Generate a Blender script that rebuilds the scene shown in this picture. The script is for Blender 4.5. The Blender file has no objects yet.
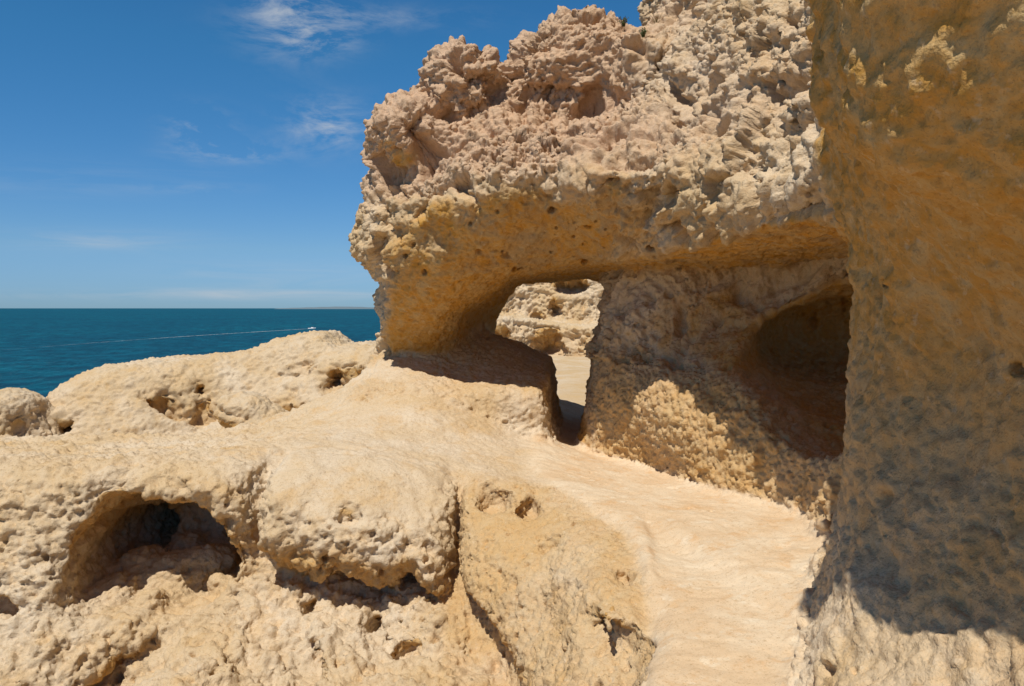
import bpy, math, time
import numpy as np
from concurrent.futures import ThreadPoolExecutor
from mathutils import Vector
T0 = time.time()
rng = np.random.RandomState(7)
F, H = 800.0, 1.6          # focal length in pixels, eye height in metres
EX = set()

def P(px, py, d):
    """world point seen at a photo position when it stands d metres away"""
    return ((px - 512) / F * d, d, H - (py - 308) / F * d)

# ------------------------------------------------------------------ scene
scene = bpy.context.scene
col = scene.collection
cam_d = bpy.data.cameras.new('camera'); cam = bpy.data.objects.new('camera', cam_d); col.objects.link(cam)
cam.location = (0, 0, H); cam.rotation_euler = (math.radians(90), 0, 0)
cam_d.sensor_width = 36; cam_d.lens = F / 1024 * 36; cam_d.shift_y = -35 / 1024
cam_d.clip_start = 0.05; cam_d.clip_end = 60000
scene.camera = cam
SUN = Vector((-0.225, -0.50, 1.02)).normalized()
sun_el = math.asin(SUN.z); sun_az = math.atan2(SUN.x, SUN.y)
sl = bpy.data.lights.new('sun', 'SUN'); so = bpy.data.objects.new('sun', sl); col.objects.link(so)
sl.energy = 4.15; sl.angle = math.radians(0.53); sl.color = (1.0, 0.95, 0.87)
so.rotation_euler = SUN.to_track_quat('Z', 'Y').to_euler(); so.location = (-5, -6, 14)
vs = scene.view_settings
scene.display_settings.display_device = 'sRGB'
vs.view_transform = 'Standard'; vs.look = 'None'; vs.exposure = 0.0; vs.gamma = 1; vs.use_curve_mapping = False
cy = scene.cycles
cy.max_bounces = 8; cy.diffuse_bounces = 5; cy.use_denoising = True
cy.use_adaptive_sampling = True; cy.adaptive_threshold = 0.01

# ------------------------------------------------------------------ numpy noise
PERM = np.random.RandomState(3).permutation(256).astype(np.int32)
PERM = np.concatenate([PERM, PERM, PERM])
_g = np.random.RandomState(5).normal(size=(256, 3)); _g /= np.linalg.norm(_g, axis=1)[:, None]
GRAD = _g.astype(np.float32)
JIT = np.random.RandomState(9).rand(256, 3).astype(np.float32)
POOL = ThreadPoolExecutor(4)

def chunked(fn, p):
    n = len(p)
    if n < 20000: return fn(p)
    parts = np.array_split(p, max(4, n // 60000))
    return np.concatenate(list(POOL.map(fn, parts)))

def _perlin(p):
    i = np.floor(p).astype(np.int32); f = (p - i).astype(np.float32); i &= 255
    u = f * f * f * (f * (f * 6 - 15) + 10)
    out = 0
    for dx in (0, 1):
        a = PERM[i[:, 0] + dx]; wx = u[:, 0] if dx else 1 - u[:, 0]
        for dy in (0, 1):
            b = PERM[a + i[:, 1] + dy]; wy = u[:, 1] if dy else 1 - u[:, 1]
            for dz in (0, 1):
                g = GRAD[PERM[b + i[:, 2] + dz]]; wz = u[:, 2] if dz else 1 - u[:, 2]
                out = out + wx * wy * wz * (g[:, 0] * (f[:, 0] - dx) + g[:, 1] * (f[:, 1] - dy) + g[:, 2] * (f[:, 2] - dz))
    return out * 1.6

def perlin(p, freq, off=0.0):
    return chunked(_perlin, (np.asarray(p, dtype=np.float32) * freq + off + 90.0).astype(np.float32))

def fbm(p, freq, octv=4, off=0.0, gain=0.5):
    s = 0; a = 1; n = 0
    for k in range(octv):
        s = s + a * perlin(p, freq * 2.03 ** k, off + 17.3 * k); n += a; a *= gain
    return s / n

def _worley(p):
    i = np.floor(p).astype(np.int32); f = (p - i).astype(np.float32)
    f1 = np.full(len(p), 9.0, np.float32); f2 = f1.copy()
    for dx in (-1, 0, 1):
        a = PERM[(i[:, 0] + dx) & 255]
        for dy in (-1, 0, 1):
            b = PERM[a + ((i[:, 1] + dy) & 255)]
            for dz in (-1, 0, 1):
                j = JIT[PERM[b + ((i[:, 2] + dz) & 255)]]
                d = (dx + j[:, 0] - f[:, 0]) ** 2 + (dy + j[:, 1] - f[:, 1]) ** 2 + (dz + j[:, 2] - f[:, 2]) ** 2
                f2 = np.minimum(f2, np.maximum(f1, d)); f1 = np.minimum(f1, d)
    return np.stack([np.sqrt(f1), np.sqrt(f2)], 1)

def worley(p, freq, off=0.0):
    return chunked(_worley, (np.asarray(p, dtype=np.float32) * freq + off + 60.0).astype(np.float32))

def sstep(a, b, x):
    t = np.clip((x - a) / (b - a), 0, 1); return t * t * (3 - 2 * t)

# ------------------------------------------------------------------ implicit shapes (negative inside)
def smin(a, b, k):
    h = np.maximum(k - np.abs(a - b), 0) / k
    return np.minimum(a, b) - h * h * k * 0.25
def smax(a, b, k): return -smin(-a, -b, k)

def ell(x, y, z, c, r, rot=0.0, tilt=0.0):
    dx, dy, dz = x - c[0], y - c[1], z - c[2]
    if rot:
        ca, sa = math.cos(rot), math.sin(rot); dx, dy = dx * ca + dy * sa, -dx * sa + dy * ca
    if tilt:
        ca, sa = math.cos(tilt), math.sin(tilt); dx, dz = dx * ca + dz * sa, -dx * sa + dz * ca
    q = np.sqrt((dx / r[0]) ** 2 + (dy / r[1]) ** 2 + (dz / r[2]) ** 2 + 1e-9)
    return (q - 1) * min(r) * (0.6 + 0.4 * q / (q + 1) * 2)

def rbf(pts, lam=0.02):
    """smooth surface w(u,v) through (u,v,w) control points (thin plate)"""
    p = np.array(pts, dtype=np.float64); n = len(p)
    def ker(r2): return 0.5 * r2 * np.log(r2 + 1e-9)
    r2 = (p[:, None, 0] - p[None, :, 0]) ** 2 + (p[:, None, 1] - p[None, :, 1]) ** 2
    A = np.zeros((n + 3, n + 3)); A[:n, :n] = ker(r2) + lam * np.eye(n)
    A[:n, n] = 1; A[:n, n + 1] = p[:, 0]; A[:n, n + 2] = p[:, 1]; A[n:, :n] = A[:n, n:].T
    w = np.linalg.solve(A, np.concatenate([p[:, 2], [0, 0, 0]]))
    def f(u, v):
        out = w[n] + w[n + 1] * u + w[n + 2] * v
        for k in range(n):
            out = out + w[k] * ker((u - p[k, 0]) ** 2 + (v - p[k, 1]) ** 2)
        return out
    return f

def poly2(u, v, pts):
    """signed distance to a polygon"""
    p = np.array(pts, dtype=np.float64); n = len(p)
    d = 1e9; s = 1.0
    for i in range(n):
        a = p[i]; b = p[i - 1]; e = b - a
        wu, wv = u - a[0], v - a[1]
        t = np.clip((wu * e[0] + wv * e[1]) / (e @ e), 0, 1)
        d = np.minimum(d, (wu - e[0] * t) ** 2 + (wv - e[1] * t) ** 2)
        c1 = v >= a[1]; c2 = v < b[1]; c3 = e[0] * wv > e[1] * wu
        flip = (c1 & c2 & c3) | (~c1 & ~c2 & ~c3)
        s = np.where(flip, -s, s)
    return s * np.sqrt(d)

# --- the arch: front surface depth over (x, z)
def xz_y(l): return [(P(*q)[0], P(*q)[2], q[2]) for q in l]
def yz_x(l): return [(q[2], P(*q)[2], P(*q)[0]) for q in l]
def xy_z(l): return [(P(*q)[0], q[2], P(*q)[2]) for q in l]

front = rbf(xz_y([
    (400,110,9.3),(450,60,9.6),(480,100,9.0),(560,30,9.6),(620,40,9.3),(560,110,8.7),(640,110,8.2),
    (480,150,8.4),(560,160,7.9),(400,180,8.7),(365,240,8.9),(425,205,8.3),(500,190,7.85),(600,180,7.1),
    (500,230,8.2),(570,225,8.1),(440,235,8.45),(650,170,6.7),(690,20,8.2),(690,90,7.6),(725,110,6.3),(700,168,6.1),(750,40,6.3),(760,100,5.6),(760,175,5.15),
    (800,40,5.2),(810,150,4.7),(440,262,8.5),(500,262,8.7),(560,268,8.9),(600,265,8.6),(650,255,7.5),
    (700,283,6.8),(750,285,5.8),(700,240,6.4),(750,245,5.45),(800,250,4.8),(800,288,5.2),(845,285,4.9),(900,200,4.0),
    (400,-60,10.6),(560,-60,10.6),(760,-120,7.6),(900,-100,5.0),(380,300,9.2),
    ]), 0.01)
ARCH = [(P(x, y, 8.9)[0], P(x, y, 8.9 + 1.15 * min(max((170 - y) / 100, 0), 1))[2]) for x, y in [
    (352,700),(360,470),(361,350),(369,300),(368,275),(350,248),(352,215),(358,180),(366,150),(385,122),(408,104),
    (440,92),(470,88),(497,100),(520,70),(545,50),(580,40),(610,38),(640,40),(692,28),
    (706,-10),(725,-70),(760,-150),(900,-300),(1300,-300),(1300,700)]]
# recess wall and buttress: surface x over (y, z)
wall = rbf(yz_x([
    (820,560,5.08),(797,517,6.1),(740,499,6.7),(680,476,7.6),(632,459,8.5),(590,450,9.0),
    (840,480,5.3),(790,440,6.25),(730,410,6.9),(660,385,7.7),(610,390,8.7),(592,380,9.4),
    (800,330,7.3),(740,320,8.0),(680,310,8.5),(625,310,9.0),(594,345,10.4),(602,305,10.6),(588,410,10.2),
    (586,430,12),(600,300,12)]) + [(8.0,3.4,2.0),(6,3.4,3.0),(10,3.4,1.6),(9,-1.0,0.8),(6,-1.0,2.1)], 0.01)
butt = rbf([
    # (y, z, x)
    (3.39,0.0,1.24),(4.2,0.0,1.58),(4.98,0.0,1.93),(2.4,0.0,0.95),(1.2,0.0,1.05),(0.0,0.0,1.1),
    (3.39,.35,1.38),(2.6,.30,1.28),(1.6,.3,1.3),(4.3,.35,1.72),
    (2.4,.62,1.52),(3.0,.65,1.53),(3.8,.6,1.62),
    (2.2,1.1,1.58),(3.0,1.1,1.62),(4.0,1.1,1.70),(4.6,1.1,2.02),
    (2.2,1.6,1.50),(3.0,1.6,1.56),(4.0,1.6,1.70),(4.6,1.6,2.05),
    (1.2,2.05,1.30),(1.6,2.05,1.22),(2.0,2.05,1.10),(2.3,2.05,1.06),(2.6,2.08,1.14),(2.83,2.1,1.22),(3.1,2.1,1.30),(3.8,2.1,1.55),(4.3,2.1,1.82),
    (1.6,2.7,1.06),(1.9,2.7,.95),(2.2,2.7,.94),(2.6,2.7,1.07),(3.0,2.7,1.21),(3.7,2.7,1.37),(4.2,2.7,1.62),
    (2.3,3.8,.76),(3.2,3.8,1.45),(4.2,3.6,1.78),(3.4,4.8,1.5),(1.7,3.2,.88),(2.3,3.2,.84),(3.0,3.2,1.16),(3.7,3.3,1.46),(0.5,2.4,1.5),(0.5,1.0,1.6),(0.5,4,1.4),(5.2,2.6,2.3),(5.2,1.0,2.9)], 0.01)
WL = 5.15  # the wall starts behind here, the buttress in front of it

CAVES_ARCH = [  # centre (px,py,d), radii
    (P(858,378,6.1), (.95,.95,.62), 0), (P(812,352,7.4), (.45,.7,.36), 0), (P(850,345,7.5), (.80,1.3,.42), 0), (P(868,350,7.0), (1.2,.9,.62), 0), (P(825,345,6.9), (.42,.6,.36), 0),
    (P(735,297,7.9), (.18,.4,.12), 0), ((3.9,8.3,1.35), (1.2,1.2,.55), 0), ((4.2,7.0,1.25),(1.2,1.2,.6),0), (P(868,345,6.6), (1.0,.9,.6), 0),
    (P(868,147,2.62), (.07,.10,.035), 0), (P(1003,150,2.05), (.05,.08,.03), 0), (P(835,218,3.3), (.035,.08,.05), 0), (P(842,237,3.5), (.03,.08,.04), 0),
    (P(943,466,2.95), (.05,.05,.03), 0), (P(985,460,2.7), (.06,.05,.04), 0), (P(880,352,3.7), (.03,.06,.04), 0), (P(812,205,3.2), (.03,.05,.06), 0),
    (P(497,88,8.75), (.13,.32,.20), 0), (P(688,85,7.3), (.14,.55,.62), .12),
]
def f_passage(x, y, z):
    # void through the arch: left wall runs back and to the right, roof about two metres up
    left = (-1.13 + (y - 8.9) * .345) - x
    left = left + 2.6 * np.maximum(z - 1.45, 0) ** 2
    roof = z - (2.06 - .02 * (y - 9)) + .42 * np.clip(.1 - x, 0, 2) ** 1.5
    return smax(left * .9, roof, 1.0)
def f_block(x, y, z):
    top = .70 + .12 * (y - 8.7) + .42 * np.clip(.45 - x, 0, 1.4) * sstep(9.3, 10.9, y)
    b = smax(z - top, (8.62 + .12 * (z - .0) + .10 * (x + .4)) - y, .14)
    b = smax(b, x - (.37 + (y - 8.7) * .115 - .10 * (z - .35)), .06)
    b = smax(b, y - 11.1, .2)
    return smax(b, -1.8 - x, .3)
def f_arch_upper(x, y, z):
    a = poly2(x, z, ARCH)
    b = (front(x, z) - y) * .8
    u = smax(a, b, .32)
    for (px_, py_, d_, r_) in ((468,90,9.3,(.52,.62,.52)),(585,80,9.35,(.95,.75,.76)),(650,85,9.0,(.7,.8,.62)),(412,135,9.0,(.45,.6,.42))):
        u = smin(u, ell(x, y, z, P(px_, py_, d_), r_), .14)
    return smax(u, y - (11.4 - .25 * (z - 2) - .8 * np.maximum(z - 3.6, 0)), .5)
def f_wall(x, y, z):
    w = (wall(y, z) - x) * .75
    w = smax(w, WL - y, .4)
    return smax(w, y - 11.3, .3)
def f_butt(x, y, z):
    zl = 2.42 - .62 * np.clip((3.3 - y) / 1.3, -1.2, 1.6) + .04 * np.sin(y * 6)
    step = .17 * sstep(zl + .05, zl - .13, z) * sstep(.7, 1.5, z) * sstep(4.4, 3.4, y)
    rib = .07 * np.exp(-((y - 3.55 + .5 * (z - 1.4)) / .22) ** 2) * sstep(.5, 1.0, z)
    return (butt(y, z) + step * .8 - rib - x) * .8
def f_arch(x, y, z):
    u = f_arch_upper(x, y, z)
    # everything below the ceiling between pillar and buttress is hollow
    ceil = 1.715 + .255 * sstep(7.0, 9.4, y)
    recess = smax(z - ceil, (-.55 + .55 * sstep(8.0, 9.3, y)) - x, .25)
    u = smax(u, -recess, .09)
    pas = f_passage(x, y, z)
    u = smax(u, -pas, .30)
    w = f_wall(x, y, z)
    u = smin(u, w, .30)
    u = smin(u, f_block(x, y, z), .10)
    return u

# --- the ledge in the foreground
top = rbf(xy_z([
    (0,440,8.5),(-150,440,8.5),(-150,466,6.2),(150,433,8.8),(240,426,9.0),(300,405,9.3),(340,383,9.6),(362,362,9.9),(395,350,10.0),
    (0,466,6.2),(100,464,6.2),(240,462,6.4),(350,454,6.8),(440,455,7.4),(300,430,8.0),(380,410,8.3),(100,455,7.4),
    (420,395,8.6),(440,430,8.0),(500,455,7.8),(520,462,7.7),(500,475,7.1),(560,482,7.3),(590,500,6.6),
    ]) + [(.9,6,-.02),(.9,5,-.03),(1.2,4.2,-.03),(.95,3.39,-.04),(1.6,6,-.02),(.7,8.4,-.02),(.6,9.5,-.02),(1,2,-.04),(.5,0,-.04),(.2,4.2,-.06),(3,6,-.02),(3,9,-.02),(1.0,11,-.02)], 0.004)
BLOCKS = [  # outline (px,py,d) and the depth of its surface
    ([(-400,430,6),(245,430,6),(246,545,6),(235,590,6),(196,615,6),(160,636,6),(128,650,6),(90,690,6),(60,760,6),(-400,800,6)],
     [(-150,465,6.1),(0,465,6.1),(100,464,6.15),(240,462,6.2),(-100,600,5.75),(0,560,5.85),(60,620,5.65),(60,686,5.3),(-60,686,5.2),(235,530,6.1),(150,640,5.65),(100,740,4.8),(230,590,5.95),(-150,740,4.8)]),
    ([(247,430,6),(447,430,6),(447,560,6),(441,606,6),(424,600,6),(408,578,6),(388,606,6),(362,598,6),(340,585,6),(312,592,6),(285,590,6),(262,578,6),(247,548,6)],
     [(250,462,6.3),(350,462,6.55),(445,462,6.75),(250,540,6.0),(300,520,6.05),(350,535,5.98),(440,540,6.15),(300,585,6.15),(400,600,6.1),(400,500,6.35),(430,590,5.95)]),
    ([(332,650,5.9),(345,622,5.9),(385,612,5.9),(430,612,5.9),(458,622,5.8),(474,645,5.7),(482,672,5.6),(470,720,5.5),(330,720,5.5)],
     [(345,640,6.1),(400,622,5.95),(450,632,5.8),(400,650,5.8),(440,680,5.5),(470,670,5.55),(350,700,5.6)]),
    ([(455,420,6.8),(560,420,6.8),(700,460,6.6),(760,520,6.0),(860,600,4.2),(860,760,3.4),(700,900,3.0),(590,800,4.2),(556,740,4.6),(526,690,4.9),(497,650,5.2),(478,622,5.5),(461,600,5.7)],
     [(462,475,6.75),(465,540,6.2),(470,590,5.8),(510,480,6.75),(530,540,5.9),(520,600,5.35),(580,540,5.6),(600,590,5.0),
      (560,650,4.75),(620,560,5.1),(650,590,4.55),(640,640,4.1),(625,680,3.62),(590,686,4.1),(530,686,4.8),(560,740,4.1),(600,760,3.6),(600,860,3.0),(640,500,6.4),(660,540,5.2),(860,600,3.4),(900,520,4.4)]),
    ([(150,668,5.3),(200,650,5.4),(258,640,5.5),(300,636,5.6),(335,640,5.6),(380,668,5.4),(430,676,5.3),(480,694,5.2),(520,720,5.0),(560,1200,3.5),(0,1200,3.5),(100,720,5.0)],
     [(160,664,5.4),(250,645,5.65),(330,642,5.75),(200,686,5.05),(300,686,4.95),(400,690,5.0),(470,700,5.0),(300,760,4.3),(300,900,3.6),(100,900,3.6),(520,900,3.4)]),
    ([(-500,300,6),(900,300,6),(900,1500,3),(-500,1500,3)],
     [(0,470,6.6),(250,470,6.7),(450,470,7.0),(600,470,7.0),(250,600,6.12),(300,606,6.12),(330,618,6.1),(380,625,6.15),(450,640,5.95),(490,665,5.65),(520,700,5.2),(160,655,5.75),(100,686,5.7),(600,700,5.0),(300,760,4.9),(0,800,4.9),(600,860,3.6),(900,700,3.4),(0,1100,3.9),(400,1100,3.7)]),
]
BLOCKS = [([P(*q)[0::2] for q in pg], rbf(xz_y(su), .004)) for pg, su in BLOCKS]
def face_field(x, y, z):
    out = None
    for i, (pg, su) in enumerate(BLOCKS):
        g = smax((su(x, z) - y) * .65, poly2(x, z, pg), (.45, .24, .25, .14, .25, .1)[i])
        out = g if out is None else smin(out, g, .06)
    return out
def face(x, z): return BLOCKS[3][1](x, z)
CAVES = [  # px, py, d, radii
    (166,540,6.5,(.61,1.05,.40),0), (134,568,6.3,(.39,.9,.27),0), (200,568,6.4,(.34,.9,.28),.3), (132,522,6.2,(.28,.5,.18),-.5),
    (150,530,7.3,(.20,.9,.26),0),(222,535,7.2,(.10,.4,.10),0),(100,562,6.5,(.06,.3,.06),0),(97,585,6.4,(.05,.25,.05),0),(190,540,7.1,(.06,.2,.10),0),
    (495,505,6.65,(.17,.22,.10),.35), (531,511,6.5,(.085,.28,.09),0), (515,520,6.45,(.10,.15,.05),.5), (487,490,6.7,(.13,.16,.09),0),
    (48,612,5.62,(.045,.2,.05),0), (348,518,6.15,(.09,.09,.07),0), (376,628,6.15,(.055,.25,.09),.2), (405,657,5.75,(.16,.2,.06),.45),
    (470,662,5.55,(.05,.25,.05),0), (499,664,5.4,(.085,.35,.12),.2), (313,606,6.3,(.07,.22,.075),0), (289,612,6.3,(.05,.22,.08),0),
    (332,622,6.3,(.05,.18,.05),0),(625,580,4.95,(.05,.15,.06),0), (255,628,5.85,(.035,.2,.06),0), (162,655,5.45,(.06,.18,.16),-.3),
    (0,606,5.75,(.20,.15,.08),-.2), (445,590,5.98,(.045,.2,.16),.3), (490,600,5.6,(.02,.1,.02),0), (548,545,5.8,(.07,.10,.09),.6),
    (392,505,6.2,(.07,.06,.06),0),(575,520,6.1,(.05,.06,.05),0),(320,500,6.1,(.10,.07,.05),.7),
]
def crack_(x, y, z):
    cx = (450 - 512) / F * 6.3 + .03 * np.sin(z * 7) + .02 * np.sin(z * 17 + 1)
    return smax(np.abs(x - cx) - .028, (6.9 - y) - 3, .02) + .0 * z
XLY = [-3, 2.5, 3.39, 4.38, 5.2, 5.9, 6.6, 7.4, 8.2, 9, 12]; XLX = [-.7, .35, .50, .80, .86, .80, .52, .20, .22, .3, .3]
def f_ledge(x, y, z):
    t = (z - top(x, y)) * .8
    f = face_field(x, y, z)
    g = smax(t, f, .22)
    xl = np.interp(y, XLY, XLX)
    g = smin(g, smax(t, (xl + .03 + .35 * np.minimum(z, 0)) - x, .12), .2)
    g = smax(g, y - (9.0 + .45 * np.clip(x + 3.6, 0, 3) + 3 * sstep(-.6, 0, x)), .35)   # drops away towards the sea
    return g
def f_cave(x, y, z):
    d = None
    for (a, b, c, r, tl) in CAVES:
        cc = P(a, b, c)
        e = ell(x, y, z, cc, r, 0, tl)
        d = e if d is None else smin(d, e, .05)
    return d
LUMPS = [(175,578,6.75,.26),(142,562,6.85,.20),(210,562,6.85,.19),(188,545,7.2,.15),(120,585,6.5,.14),(110,600,6.35,.16),(222,585,6.5,.10),(150,600,6.2,.13)]
def f_rock(x, y, z):
    g = f_ledge(x, y, z)
    a = f_arch(x, y, z)
    g = smin(g, a, .12)
    for (c, r, rt) in CAVES_ARCH:
        g = smax(g, -ell(x, y, z, c, r, rt), .10)
    g = smin(g, smax(f_butt(x, y, z), y - 6.2, .5), .12 + .25 * sstep(1.7, 2.1, z))
    g = smax(g, -f_cave(x, y, z), .05)
    for (a_, b_, c_, r_) in LUMPS:
        g = smin(g, ell(x, y, z, P(a_, b_, c_), (r_, r_, r_ * .8)), .08)
    return g

# ------------------------------------------------------------------ surface nets
def surface_nets(fn, lo, hi, h):
    xs = np.arange(lo[0], hi[0] + h, h, dtype=np.float32); ys = np.arange(lo[1], hi[1] + h, h, dtype=np.float32)
    zs = np.arange(lo[2], hi[2] + h, h, dtype=np.float32)
    Fv = np.empty((len(xs), len(ys), len(zs)), np.float32)
    def slab(k):
        s = slice(k, min(k + 12, len(ys)))
        Fv[:, s, :] = fn(xs[:, None, None], ys[None, s, None], zs[None, None, :])
    list(POOL.map(slab, range(0, len(ys), 12)))
    ins = Fv < 0
    nx, ny, nz = Fv.shape
    c = ins[:-1, :-1, :-1].astype(np.int8)
    c = sum(ins[a:nx - 1 + a, b:ny - 1 + b, d:nz - 1 + d].astype(np.int8) for a in (0, 1) for b in (0, 1) for d in (0, 1))
    act = (c > 0) & (c < 8)
    idx = np.argwhere(act)
    vid = np.full(act.shape, -1, np.int64); vid[act] = np.arange(len(idx))
    i, j, k = idx.T
    acc = np.zeros((len(idx), 3)); cnt = np.zeros(len(idx))
    corners = [(a, b, d) for a in (0, 1) for b in (0, 1) for d in (0, 1)]
    for p in corners:
        for ax in range(3):
            if p[ax]: continue
            q = list(p); q[ax] = 1
            fa = Fv[i + p[0], j + p[1], k + p[2]]; fb = Fv[i + q[0], j + q[1], k + q[2]]
            m = (fa < 0) != (fb < 0)
            t = np.where(m, fa / np.where(m, fa - fb, 1), 0)
            pos = np.tile(np.array(p, float), (len(idx), 1)); pos[:, ax] += t
            acc[m] += pos[m]; cnt += m
    v = (acc / cnt[:, None] + idx) * h + np.array(lo)
    quads = []
    for ax in range(3):
        o = [0, 1, 2]; o.remove(ax)
        sl_a = [slice(None)] * 3; sl_b = [slice(None)] * 3
        sl_a[ax] = slice(0, -1); sl_b[ax] = slice(1, None)
        A = ins[tuple(sl_a)]; B = ins[tuple(sl_b)]
        e = np.argwhere(A != B)
        ok = (e[:, o[0]] > 0) & (e[:, o[1]] > 0) & (e[:, o[0]] < Fv.shape[o[0]] - 1) & (e[:, o[1]] < Fv.shape[o[1]] - 1)
        e = e[ok]
        fl = A[tuple(e.T)]
        def cell(du, dv):
            q = e.copy(); q[:, o[0]] += du; q[:, o[1]] += dv
            return vid[tuple(q.T)]
        qd = np.stack([cell(-1, -1), cell(0, -1), cell(0, 0), cell(-1, 0)], 1)
        if ax == 1: fl = ~fl
        qd[~fl] = qd[~fl][:, ::-1]
        quads.append(qd)
    return v, np.concatenate(quads)

def mesh_from(name, v, q, smooth=True):
    me = bpy.data.meshes.new(name)
    me.vertices.add(len(v)); me.vertices.foreach_set('co', np.ascontiguousarray(v, np.float32).ravel())
    nq = len(q); w = q.shape[1]
    me.loops.add(nq * w); me.loops.foreach_set('vertex_index', q.astype(np.int32).ravel())
    me.polygons.add(nq); me.polygons.foreach_set('loop_start', np.arange(0, nq * w, w, dtype=np.int32))
    me.update(calc_edges=True)
    if smooth: me.polygons.foreach_set('use_smooth', np.ones(nq, bool))
    return me

def verts_of(me):
    a = np.empty(len(me.vertices) * 3, np.float32); me.vertices.foreach_get('co', a); return a.reshape(-1, 3)
def quads_of(me):
    a = np.empty(len(me.loops), np.int32); me.loops.foreach_get('vertex_index', a); return a.reshape(-1, 4)
def normals_of(me):
    a = np.empty(len(me.vertices) * 3, np.float32); me.vertex_normals.foreach_get('vector', a); return a.reshape(-1, 3)

def subdivide(v, q, levels):
    me = mesh_from('tmp', v, q)
    ob = bpy.data.objects.new('tmp', me); col.objects.link(ob)
    m = ob.modifiers.new('s', 'SUBSURF'); m.levels = levels; m.render_levels = levels
    dg = bpy.context.evaluated_depsgraph_get(); ev = ob.evaluated_get(dg)
    em = ev.to_mesh()
    vv, qq, nn = verts_of(em).copy(), quads_of(em).copy(), normals_of(em).copy()
    ev.to_mesh_clear(); bpy.data.objects.remove(ob); bpy.data.meshes.remove(me)
    return vv, qq, nn

def vnormals(v, q):
    me = mesh_from('tmp', v, q); n = normals_of(me).copy(); bpy.data.meshes.remove(me); return n

def drop_small(v, q, keep=1):
    return v, q

def link(o, parent=None):
    col.objects.link(o)
    if parent is not None: o.parent = parent
    return o
def tag(o, label=None, cat=None, group=None, kind=None):
    if label: o['label'] = label
    if cat: o['category'] = cat
    if group: o['group'] = group
    if kind: o['kind'] = kind
    return o
def empty(name, loc, label, cat, group=None):
    e = bpy.data.objects.new(name, None); e.location = loc; e.empty_display_size = .2
    link(e); tag(e, label, cat, group); return e

def split_part(name, v, q, n, sel, attrs, mat, parent=None, label=None):
    """the faces chosen by sel as a mesh of their own; it keeps the normals of the whole rock so no seam shows"""
    qs = q[sel]
    if len(qs) == 0: print('EMPTY PART', name); return None
    used, inv = np.unique(qs.ravel(), return_inverse=True)
    loc = np.array(parent.location if parent is not None else (0, 0, 0), np.float32)
    me = mesh_from(name, v[used] - loc, inv.reshape(-1, 4))
    ca = me.color_attributes.new('wear_shade', 'FLOAT_COLOR', 'POINT')
    a = np.ones((len(used), 4), np.float32); a[:, :attrs.shape[1]] = attrs[used]
    ca.data.foreach_set('color', a.ravel())
    me.normals_split_custom_set_from_vertices(n[used].tolist())
    me.materials.append(mat)
    o = bpy.data.objects.new(name, me); link(o, parent)
    if label: o['label'] = label
    return o

# ------------------------------------------------------------------ materials
class NT:
    def __init__(s, name):
        s.m = bpy.data.materials.new(name); s.m.use_nodes = True; s.t = s.m.node_tree; s.t.nodes.clear()
        s.out = s.t.nodes.new('ShaderNodeOutputMaterial')
    def n(s, ty, **kw):
        nd = s.t.nodes.new('ShaderNode' + ty)
        for k, val in kw.items():
            if k.startswith('i_'):
                key = k[2:]; nd.inputs[int(key) if key.isdigit() else key.replace('_', ' ')].default_value = val
            else: setattr(nd, k, val)
        return nd
    def l(s, a, b): s.t.links.new(a, b)
    def noise(s, vec, scale, detail=5, rough=.55, dist=0):
        nd = s.n('TexNoise', i_Scale=scale, i_Detail=detail, i_Roughness=rough, i_Distortion=dist); s.l(vec, nd.inputs['Vector']); return nd.outputs['Fac']
    def ramp(s, fac, a, b):
        nd = s.n('MapRange', i_1=a, i_2=b); nd.clamp = True; s.l(fac, nd.inputs[0]); return nd.outputs[0]
    def mix(s, fac, a, b, mode='MIX'):
        nd = s.t.nodes.new('ShaderNodeMix'); nd.data_type = 'RGBA'; nd.blend_type = mode
        for sock, val in ((nd.inputs[0], fac), (nd.inputs[6], a), (nd.inputs[7], b)):
            if hasattr(val, 'is_output') or isinstance(val, bpy.types.NodeSocket): s.l(val, sock)
            elif isinstance(val, (int, float)): sock.default_value = val
            else: sock.default_value = (*val, 1)
        return nd.outputs[2]
    def math(s, op, a, b=None):
        nd = s.t.nodes.new('ShaderNodeMath'); nd.operation = op
        for i, val in enumerate((a, b)):
            if val is None: continue
            if isinstance(val, bpy.types.NodeSocket): s.l(val, nd.inputs[i])
            else: nd.inputs[i].default_value = val
        return nd.outputs[0]

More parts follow.
